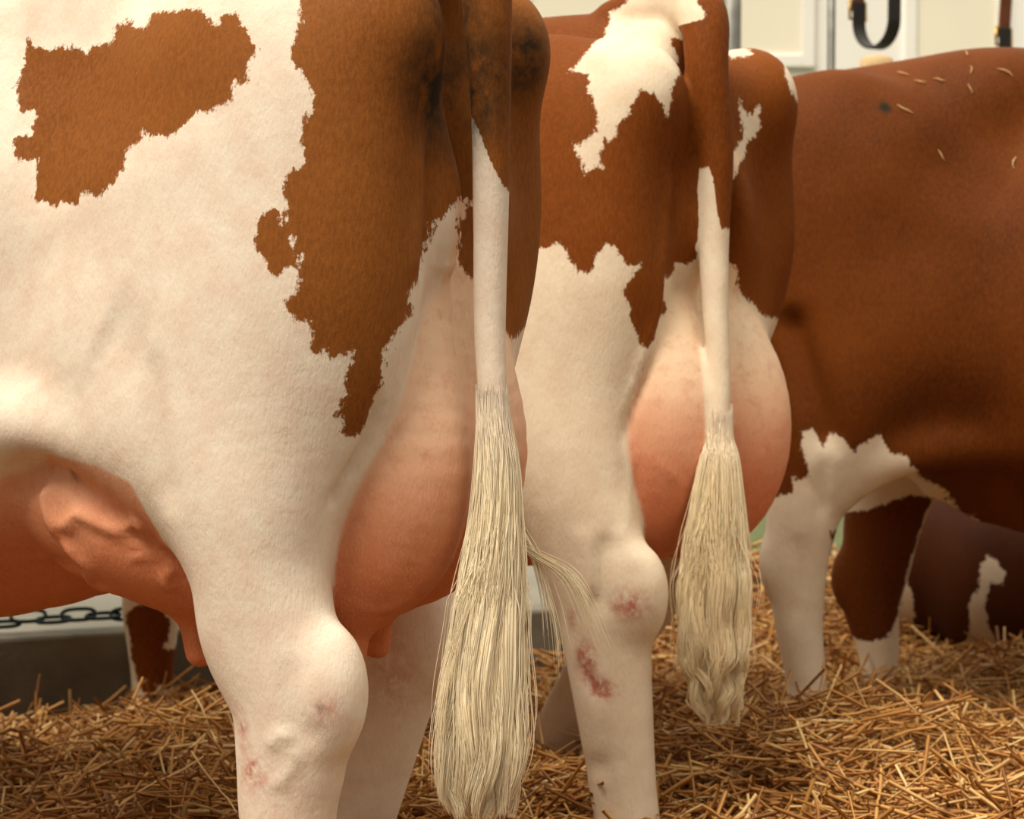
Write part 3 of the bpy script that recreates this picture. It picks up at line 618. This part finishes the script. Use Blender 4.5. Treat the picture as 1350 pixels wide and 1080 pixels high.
def ribbon_tubes(name, paths, radii, tones, mat, parent=None, flat=1.0):
    """paths (n, m, 3), radii (n, m): n three sided tubes in one mesh"""
    n, m, _ = paths.shape
    T = np.gradient(paths, axis=1); T /= np.linalg.norm(T, axis=2, keepdims=True) + 1e-9
    ref = np.zeros_like(T); ref[..., 0] = .37; ref[..., 1] = .81; ref[..., 2] = .45
    U = np.cross(T, ref); U /= np.linalg.norm(U, axis=2, keepdims=True) + 1e-9
    W = np.cross(T, U)
    V = []
    for s in range(3):
        an = s * 2 * math.pi / 3
        V.append(paths + radii[..., None] * (U * math.cos(an) + W * math.sin(an) * flat))
    V = np.stack(V, 2).reshape(-1, 3)
    idx = np.arange(n * m * 3).reshape(n, m, 3)
    q = []
    for s in range(3):
        s2 = (s + 1) % 3
        q.append(np.stack([idx[:, :-1, s], idx[:, :-1, s2], idx[:, 1:, s2], idx[:, 1:, s]], -1).reshape(-1, 4))
    o = mesh_obj(name, V, np.concatenate(q), mat, parent)
    at = o.data.attributes.new('tone', 'FLOAT', 'POINT')
    at.data.foreach_set('value', np.repeat(np.asarray(tones, dtype=np.float32), m * 3))
    return o

def tail_switch(parent, prof, seed, n, wave, mat, wisps=(), nclump=70, depth=.55, freq=(1.3, 2.6)):
    """prof rows: x, y, z, half width; strands hang in locks around that line"""
    rng = np.random.default_rng(seed)
    P = catmull([(a, b, c, w, w) for a, b, c, w in prof], 6)[:, :4]
    L = np.linspace(0, 1, len(P))
    m = 30
    t0 = rng.random(n) ** .75 * .36;     cl = rng.integers(0, nclump, n)
    ca = rng.random(nclump) * 2 * math.pi; cr_ = np.sqrt(rng.random(nclump)) * .86
    t1 = .995 - (rng.random(nclump) * .10)[cl] - rng.random(n) ** 2.5 * .28
    t1 = np.maximum(t1, t0 + .3)
    cph = rng.random(nclump) * 6.28; cfr = rng.uniform(freq[0], freq[1], nclump); cam_ = rng.uniform(.4, 1.3, nclump)
    sa = rng.random(n) * 2 * math.pi; sr = np.sqrt(rng.random(n)) * .23 * (1 + 1.2 * (rng.random(n) < .06))
    ang = ca[cl]; rad = cr_[cl]
    u = np.linspace(0, 1, m)[None]
    t = t0[:, None] + (t1 - t0)[:, None] * u
    C = np.stack([np.interp(t, L, P[:, i]) for i in range(4)], -1)
    spread = np.clip((t - .08) / .42, 0, 1)
    own_a = rng.random(n) * 2 * math.pi; own_r = rng.uniform(.93, 1.08, n)
    ax = (np.cos(ang) * rad)[:, None] * spread + (np.cos(own_a) * own_r)[:, None] * (1 - spread) + (np.cos(sa) * sr)[:, None] * spread
    ay = (np.sin(ang) * rad)[:, None] * spread + (np.sin(own_a) * own_r)[:, None] * (1 - spread) + (np.sin(sa) * sr)[:, None] * spread
    w = C[..., 3]
    tight = 1 - .55 * np.clip((t - .45) / .5, 0, 1)
    ax = ax + (np.cos(sa) * sr)[:, None] * spread * (tight - 1); ay = ay + (np.sin(sa) * sr)[:, None] * spread * (tight - 1)
    amp = wave * cam_[cl][:, None] * np.clip(t * 1.3 - .3, 0, 1) ** 1.3
    ph = cph[cl][:, None] + rng.normal(0, .22, n)[:, None]
    wx = amp * np.sin(ph + t * 6.28 * cfr[cl][:, None]); wy = amp * np.cos(ph * 1.7 + t * 6.28 * cfr[cl][:, None] * .9)
    # e1 across the tail as seen from behind the cow (local y), e2 along x
    e1 = np.array([.82, .57, 0]); e2 = np.array([-.57, .82, 0])
    path = C[..., :3] + (w * ax + wx)[..., None] * e1 + (w * ay * (1.0 + (depth - 1.0) * spread) + wy)[..., None] * e2
    path[..., 2] += rng.normal(0, .004, n)[:, None]
    rr = (.00045 + .00028 * rng.random(n))[:, None] * np.interp(u, [0, .1, .75, 1], [.5, 1, 1, .25])
    tone = np.clip(.4 + .18 * rng.normal(size=nclump)[cl] + .12 * rng.normal(size=n), 0, 1)
    paths = [path]; rads = [rr]; tones = [tone]
    for pts, cnt, sp_ in wisps:
        base = catmull([(a, b, c, .01, .01) for a, b, c in pts], 12)[:, :3]
        LL = np.linspace(0, 1, len(base))
        B = np.stack([np.interp(u[0], LL, base[:, i]) for i in range(3)], -1)[None]
        off = rng.normal(0, 1, (cnt, 1, 3)) * np.interp(u[0], [0, 1], [.15, 1])[None, :, None] * sp_
        lenf = rng.uniform(.7, 1, cnt)[:, None, None]
        B2 = B[:, :1] + (B - B[:, :1]) * lenf
        paths.append(B2 + off); rads.append(np.full((cnt, m), .00045) * np.interp(u, [0, .7, 1], [1, 1, .3])); tones.append(rng.random(cnt))
    allp = np.concatenate(paths)
    o = ribbon_tubes('tail_switch', allp, np.concatenate(rads), np.concatenate(tones), mat, parent)
    at = o.data.attributes.new('root', 'FLOAT', 'POINT')
    z0 = prof[0][2]
    at.data.foreach_set('value', np.repeat(np.clip(1 - (z0 - allp[..., 2]) / .11, 0, 1).astype(np.float32).ravel(), 3))
    return o

HAIR1 = hair_material('switch_hair_cream', (.99, .90, .70), (.95, .80, .56))
HAIR2 = hair_material('switch_hair_blond', (.97, .86, .62), (.90, .72, .45))
tail_switch(near_cow, [(-.043, .059, .91, .0170), (-.047, .063, .87, .0185), (-.053, .066, .82, .026), (-.054, .072, .76, .031), (-.052, .080, .70, .037), (-.050, .086, .64, .041), (-.047, .092, .57, .049), (-.045, .095, .51, .052), (-.045, .095, .465, .048), (-.045, .093, .43, .037)],
            5, 9500, .0070, HAIR1, freq=(2.0, 3.6),
            wisps=[([(-.065, .05, .74), (-.085, .02, .715), (-.115, -.02, .68), (-.135, -.05, .61)], 46, .006), ([(-.065, .04, .76), (-.08, .015, .70), (-.09, 0, .64), (-.095, -.005, .58)], 22, .006),
                   ([(-.05, .10, .70), (-.03, .135, .60), (-.02, .15, .52), (-.02, .152, .46)], 16, .006)])
tail_switch(middle_cow, [(-.055, .091, .85, .0165), (-.060, .100, .80, .020), (-.066, .108, .77, .030), (-.070, .118, .70, .042), (-.072, .126, .64, .050), (-.074, .130, .57, .054), (-.074, .130, .50, .052), (-.074, .126, .46, .045), (-.074, .120, .42, .035), (-.074, .116, .385, .025)],
            9, 7000, .0085, HAIR2, nclump=44, freq=(4.0, 6.5))

# ------------------------------------------------------------------ straw
rng = np.random.default_rng(3)
def straw_height(x, y):
    h = .235 + .022 * np.sin(x * 7.1 + 1.2 * y) + .018 * np.sin(y * 9.3 - x * 4.2 + 1) + .012 * np.sin(x * 17 + y * 13)
    h += .05 * np.exp(-(((x - .62) / .35) ** 2 + ((y - 3.55) / .22) ** 2))
    h += .012 * np.exp(-(((x + .75) / .5) ** 2 + ((y - 3.95) / .25) ** 2))
    h -= .05 * np.exp(-(((x - .62) / .10) ** 2 + ((y - 3.40) / .07) ** 2))
    h += .20 * np.exp(-(((x - .62) / .30) ** 2 + ((y - 5.25) / .28) ** 2))
    h -= .072 * np.clip((y - 3.7) / .5, 0, 1) * np.clip((.3 - x) / .3, 0, 1) + .02 * np.clip((y - 3.9) / .3, 0, 1)
    return h
gx = np.linspace(-2.6, 2.6, 131); gy = np.linspace(1.6, 5.7, 104)
GX, GY = np.meshgrid(gx, gy, indexing='ij')
GZ = straw_height(GX, GY) - .03
# the litter ends at the kerb on the left
ii = np.arange(len(gx) * len(gy)).reshape(len(gx), len(gy))
quads = np.stack([ii[:-1, :-1], ii[1:, :-1], ii[1:, 1:], ii[:-1, 1:]], -1).reshape(-1, 4)
cx = GX[:-1, :-1].ravel(); cy = GY[:-1, :-1].ravel()
def kerb_y(x): return 4.875 + .385 * x
keep = ~((cx < .38) & (cy > kerb_y(cx) + .05))
top = np.stack([GX, GY, GZ], -1).reshape(-1, 3)
litter = mesh_obj('floor', top, quads[keep], simple('litter', (.13, .060, .020), .9, var=.6, scale=30, bump=.8, bdist=.01))
tag(litter, kind='structure')

def scatter(n, xr, yr, lift, lmin, lmax, steep, rad):
    x = rng.uniform(*xr, n); y = rng.uniform(*yr, n)
    ok = ~((x < .38) & (y > kerb_y(x) - .03))
    x, y = x[ok], y[ok]; n = len(x)
    z = straw_height(x, y) - .02 + rng.random(n) ** 1.3 * lift
    yaw = rng.random(n) * 6.283; pit = rng.normal(0, steep, n)
    L = rng.uniform(lmin, lmax, n)
    d = np.stack([np.cos(yaw) * np.cos(pit), np.sin(yaw) * np.cos(pit), np.sin(pit)], 1)
    kink = rng.normal(0, 1, (n, 3)) * np.where(rng.random(n) < .4, .45, .08)[:, None]
    kink[:, 2] *= .5
    d2 = d + kink; d2 /= np.linalg.norm(d2, axis=1, keepdims=True)
    ts = np.array([0, .3, .52, .56, .8, 1.0])
    base = np.stack([x, y, z], 1)
    path = np.zeros((n, 6, 3))
    for i, t in enumerate(ts):
        a = np.minimum(t, .54) - .54; b = max(t - .54, 0)
        path[:, i] = base + d * (a * L)[:, None] + d2 * (b * L)[:, None]
    path += rng.normal(0, .0015, path.shape)
    path[..., 2] = np.maximum(path[..., 2], .12)
    r = rng.uniform(rad * .55, rad * 1.3, n)[:, None] * np.ones((1, 6)); r[:, 2:4] *= .8
    return path, r, rng.random(n)

k = NT('straw_stalk')
f = k.attr('tone'); v = k.coord()
k.l(k.mix(k.mrange(k.noise(v, 25, 3), .3, .7, 0, .5), k.ramp(f, [(0, (.20, .075, .018)), (.35, (.42, .185, .045)), (.75, (.66, .36, .105)), (1, (.92, .70, .34))]), (.42, .18, .045)), k.b.inputs['Base Color'])
k.set('Roughness', .5); k.set('Specular IOR Level', .4)
STRAW = k.m
sets = [scatter(14000, (-1.25, 1.45), (3.15, 5.0), .075, .07, .22, .30, .0031),
        scatter(2200, (-1.25, 1.45), (3.15, 5.0), .05, .08, .22, .75, .0029),
        scatter(2600, (.25, 1.6), (4.7, 5.6), .06, .07, .2, .35, .0032),
        scatter(7000, (-2.0, 1.8), (1.8, 3.15), .05, .08, .24, .25, .0032),
        scatter(2500, (-.3, 1.1), (3.05, 3.5), .05, .07, .22, .3, .0032)]
st = ribbon_tubes('straw_bedding', np.concatenate([a for a, b, c in sets]), np.concatenate([b for a, b, c in sets]), np.concatenate([c for a, b, c in sets]), STRAW, flat=.7)
tag(st, 'loose golden straw strewn thickly over the stall floor', 'straw', kind='stuff')

# ------------------------------------------------------------------ bits of straw lying on the back of the far cow, set after its surface is known
bpy.context.view_layer.update()
dg = bpy.context.evaluated_depsgraph_get()
def on_cow(cow, p, dirn):
    mw = cow.matrix_world; inv = mw.inverted()
    ok, co, no, ix = cow.ray_cast(inv @ Vector(p), (inv.to_3x3() @ Vector(dirn)).normalized())
    return (mw @ co, (mw.to_3x3() @ no).normalized()) if ok else (None, None)

for i, (bx_, by_, bz_, L_, turn) in enumerate([(.442, -.111, 1.428, .020, 1.5), (.328, -.109, 1.394, .030, .6), (.357, -.136, 1.375, .024, .3), (.391, -.142, 1.377, .024, .1), (.447, -.146, 1.393, .018, 1.3),
        (.507, -.151, 1.389, .032, .6), (.444, -.158, 1.355, .020, 1.4), (.325, -.195, 1.318, .032, .7), (.521, -.197, 1.226, .024, 1.6), (.390, -.201, 1.236, .022, .9)]):
    mw = far_cow.matrix_world
    src = mw @ Vector((bx_, by_ - .2, bz_ + .12)); dst = mw @ Vector((bx_, by_, bz_))
    co, no = on_cow(far_cow, src, dst - src)
    if co is None: continue
    t1_ = no.cross(Vector((0, 0, 1))).normalized(); t2_ = no.cross(t1_)
    dr = t1_ * math.cos(turn) - t2_ * math.sin(turn); sd_ = no.cross(dr)
    pts_ = [co + dr * (u_ * L_) + no * (.0022 + .002 * (1 - abs(u_ * 2) ** 2)) + sd_ * .0025 * math.sin(u_ * 4 + i) for u_ in (-.5, -.2, .1, .5)]
    ob = ribbon_tubes('straw_stalk', np.array([[tuple(q) for q in pts_]]), np.array([[.0007, .0013, .0013, .0005]]), [.8 + .02 * i], STRAW)
    tag(ob, 'short bit of yellow straw stuck on the back of the big brown cow', 'straw', 'straw bits on the brown back')

# ------------------------------------------------------------------ helpers for built things
def box(V, F, lo, hi, M=None):
    b = len(V)
    for a in (0, 1):
        for c in (0, 1):
            for d in (0, 1):
                p = Vector(((lo, hi)[a][0], (lo, hi)[c][1], (lo, hi)[d][2]))
                V.append(tuple(M @ p if M else p))
    for q in ((0, 1, 3, 2), (4, 6, 7, 5), (0, 4, 5, 1), (2, 3, 7, 6), (0, 2, 6, 4), (1, 5, 7, 3)): F.append([b + i for i in q])

def boxes(name, lst, mat, parent=None, bevel=.004):
    V, F = [], []
    for lo, hi in lst: box(V, F, lo, hi)
    o = mesh_obj(name, V, F, mat, parent, smooth=False)
    if bevel:
        b = o.modifiers.new('bevel', 'BEVEL'); b.width = bevel; b.segments = 2
    return o

def pipe(name, pts, r, mat, parent=None, seg=12, cap=True, closed=False, squash=1.0):
    P = [Vector(p) for p in pts]; n = len(P); V, F = [], []
    up = None
    for i, p in enumerate(P):
        if closed: T = (P[(i + 1) % n] - P[i - 1]).normalized()
        else: T = (P[min(i + 1, n - 1)] - P[max(i - 1, 0)]).normalized()
        if up is None: up = T.orthogonal().normalized()
        up = (up - T * up.dot(T)).normalized(); w = T.cross(up)
        rr = r[i] if isinstance(r, (list, tuple)) else r
        for s in range(seg):
            a = 2 * math.pi * s / seg
            V.append(tuple(p + (up * math.cos(a) + w * math.sin(a) * squash) * rr))
    for i in range(n if closed else n - 1):
        for s in range(seg):
            a, b = i * seg + s, i * seg + (s + 1) % seg
            j = (i + 1) % n
            F.append([a, b, j * seg + (s + 1) % seg, j * seg + s])
    if cap and not closed:
        F.append(list(range(seg))[::-1]); F.append([(n - 1) * seg + s for s in range(seg)])
    return mesh_obj(name, V, F, mat, parent)

# ------------------------------------------------------------------ floor, kerb, slab, grass, wall
concrete = simple('stall_concrete', (.20, .17, .13), .9, var=.3, scale=9, bump=.5)

pale = simple('pale_concrete', (.20, .19, .155), .9, var=.1, scale=4)
def slanted(name, y0, y1, z0, z1, x0, x1, mat):
    V = [(x, kerb_y(x) + y, z) for x in (x0, x1) for y in (y0, y1) for z in (z0, z1)]
    F = [(0, 1, 3, 2), (4, 6, 7, 5), (0, 4, 5, 1), (2, 3, 7, 6), (0, 2, 6, 4), (1, 5, 7, 3)]
    o = mesh_obj(name, V, F, mat, smooth=False); b = o.modifiers.new('bevel', 'BEVEL'); b.width = .008; b.segments = 2
    return o
kerb = slanted('trim_1', 0, .10, 0, .333, -3.2, .36, simple('kerb_concrete', (.16, .145, .115), .85, var=.35, scale=7, bump=.5)); tag(kerb, kind='structure')
path = slanted('trim_2', .10, 1.15, 0, .30, -3.2, .36, pale); tag(path, kind='structure')
grass = simple('meadow', (.14, .16, .06), .9, var=.5, scale=30, bump=.8, bdist=.02)
gr = boxes('grass_ground', [((-5.5, 6.1, -.1), (5.5, 12, .20))], grass, bevel=0); tag(gr, kind='structure')
wall_white = simple('white_plaster', (.97, .96, .93), .9, var=.02, scale=4, bump=.1)
cream = simple('cream_board', (.95, .90, .76), .8, var=.03, scale=3, bump=.05)
WY = 9.0
def wx(u, Y=WY): return (u - 675) / 3000 * Y
wl = boxes('wall_back', [((-5.2, WY + .06, 0), (5.2, WY + .3, 3.4))], wall_white, bevel=0); tag(wl, kind='structure')
for nm, u0, u1, zb in (('window_1', 700, 930, 1.93), ('window_2', 968, 1057, 1.965), ('window_3', 1208, 1312, 1.6)):
    o = boxes(nm, [((wx(u0), WY + .05, zb), (wx(u1), WY + .07, 2.9))], cream); tag(o, kind='structure')
    fr = boxes('window_frame', [((wx(u0) - .05, WY + .04, zb - .05), (wx(u0), WY + .07, 2.95)), ((wx(u1), WY + .04, zb - .05), (wx(u1) + .05, WY + .07, 2.95)), ((wx(u0), WY + .04, zb - .05), (wx(u1), WY + .07, zb))], wall_white, o)

# ------------------------------------------------------------------ posts, rails, hanging collars
steel = simple('galvanised_steel', (.22, .22, .20), .5, .6, var=.25, scale=20)
RY = 5.95
def rx(u): return (u - 675) / 3000 * RY
for u, r, nm, lab in ((962, .026, 'metal_post', 'thick grey metal post rising behind the rump of the middle cow'), (1093, .011, 'metal_post', 'thin grey metal post behind the back of the big brown cow')):
    e = bpy.data.objects.new(nm, None); COL.objects.link(e); e.location = (rx(u), RY, 0)
    tag(e, lab, 'post')
    p = pipe('pole', [(0, 0, .0), (0, 0, 1.2), (0, 0, 2.38)], r, steel, e, 16)
    pl = boxes('base_plate', [((-.07, -.07, 0), (.07, .07, .012))], steel, e, .002)
e = bpy.data.objects.new('collar_rail', None); COL.objects.link(e); e.location = (1.3, RY, 2.397)
tag(e, 'grey metal rail above the cows that carries the leather collars', 'rail')
pipe('bar', [(-.9, 0, 0), (0, 0, 0), (1.0, 0, 0)], .016, steel, e, 12)
brown_leather = simple('brown_leather', (.22, .065, .022), .55, var=.2, scale=25)
black_leather = simple('black_leather', (.022, .020, .018), .45, var=.2, scale=25)
brass = simple('brass', (.55, .36, .10), .35, .9, var=.1)
def band(name, pts, w, th, mat, parent):
    P = [Vector(p) for p in pts]; V, F = [], []
    for i, p in enumerate(P):
        T = (P[min(i + 1, len(P) - 1)] - P[max(i - 1, 0)]).normalized(); nrm = T.cross(Vector((0, 1, 0))).normalized()
        for a, b in ((-1, -1), (1, -1), (1, 1), (-1, 1)): V.append(tuple(p + nrm * a * th / 2 + Vector((0, 1, 0)) * b * w / 2))
    n = len(P)
    for i in range(n - 1):
        for s in range(4): F.append([i * 4 + s, i * 4 + (s + 1) % 4, i * 4 + 4 + (s + 1) % 4, i * 4 + 4 + s])
    F.append([3, 2, 1, 0]); F.append([(n - 1) * 4 + s for s in range(4)])
    o = mesh_obj(name, V, F, mat, parent, smooth=False)
    b = o.modifiers.new('bevel', 'BEVEL'); b.width = .0015; b.segments = 2
    return o
def collar(u, vbot, label):
    zb = CAM_Z - (vbot - 391) / 3000 * RY
    e = bpy.data.objects.new('leather_collar', None); COL.objects.link(e)
    e.location = (rx(u), RY, zb); e.rotation_euler = (0, 0, math.radians(-52))
    tag(e, label, 'collar', 'leather collars hanging from the rail')
    R_ = .062; top = 2.378 - zb
    right = [(R_ * math.sin(a), 0, R_ * 1.15 - R_ * 1.15 * math.cos(a)) for a in np.linspace(-1.5, 1.5, 16)]
    right = [(-R_, 0, .125), (-R_, 0, .10)] + right
    right += [(R_, 0, .12), (R_ * .95, 0, .25), (.03, 0, top - .03), (.0, 0, top)]
    band('black_strap', right, .044, .007, black_leather, e)
    left = [(-R_ - .008, 0, .10), (-R_ * 1.05, 0, .13), (-R_ * .9, 0, .25), (-.03, 0, top - .03), (0, 0, top)]
    band('brown_strap', left, .044, .006, brown_leather, e)
    pipe('buckle', [(-R_ - .004, -.030, .080), (-R_ - .004, .030, .080), (-R_ - .006, .030, .125), (-R_ - .006, -.030, .125)], .0045, brass, e, 8, closed=True)
    pipe('buckle_tongue', [(-R_ - .006, 0, .078), (-R_ - .010, 0, .100), (-R_ - .006, 0, .127)], .003, brass, e, 6)
collar(1152, 66, 'black and brown leather collar loop hanging above the middle of the brown back')
collar(1345, 100, 'leather collar hanging at the right edge, its loop hidden behind the brown back')
wood = simple('pale_wood', (.55, .38, .20), .8, var=.2, scale=14)
pb = pipe('wooden_post', [(wx(1153, 5.7), 5.7, 0), (wx(1153, 5.7), 5.7, 1.0), (wx(1153, 5.7), 5.7, 1.575), (wx(1153, 5.7), 5.7, 1.60), (wx(1153, 5.7), 5.7, 1.608)], [.048, .046, .044, .040, .025], wood, None, 18)
tag(pb, 'round pale wooden post whose top shows just under the hanging collar loop', 'post')
e = bpy.data.objects.new('wooden_rail_fence', None); COL.objects.link(e); e.location = (.9, 6.3, 0)
tag(e, 'low pale wooden rail fence behind the straw, glimpsed between the legs', 'fence')
boxes('rail', [((-1.0, -.02, .255), (1.2, .02, .30))], wood, e)
for x in (-.9, .1, 1.1): boxes('post', [((x - .03, .02, 0), (x + .03, .07, .42))], wood, e)

# chain on the kerb
e = bpy.data.objects.new('tether_chain', None); COL.objects.link(e); e.location = (0, 0, 0)
tag(e, 'dark steel tether chain lying along the concrete kerb behind the near cow', 'chain')
dark = simple('dark_steel', (.025, .040, .040), .4, .7, var=.2)
xx = -1.02; i = 0
while xx < -.60:
    cy_ = kerb_y(xx) + .05; zc = .340 + .004
    L_, W_ = .032, .012
    flatlink = i % 2 == 0
    pts = []
    for a in np.linspace(0, 2 * math.pi, 20, endpoint=False):
        dx = L_ * math.copysign(abs(math.cos(a)) ** .7, math.cos(a)); dw = W_ * math.copysign(abs(math.sin(a)) ** .8, math.sin(a))
        tilt = .35 if flatlink else 1.1
        pts.append((xx + dx, cy_ + dx * .385 + dw * math.cos(tilt), zc + .006 + abs(math.sin(i * 1.3)) * .008 + (dw + W_) * math.sin(tilt)))
    pipe('link', pts, .0042, dark, e, 8, closed=True)
    xx += .047; i += 1
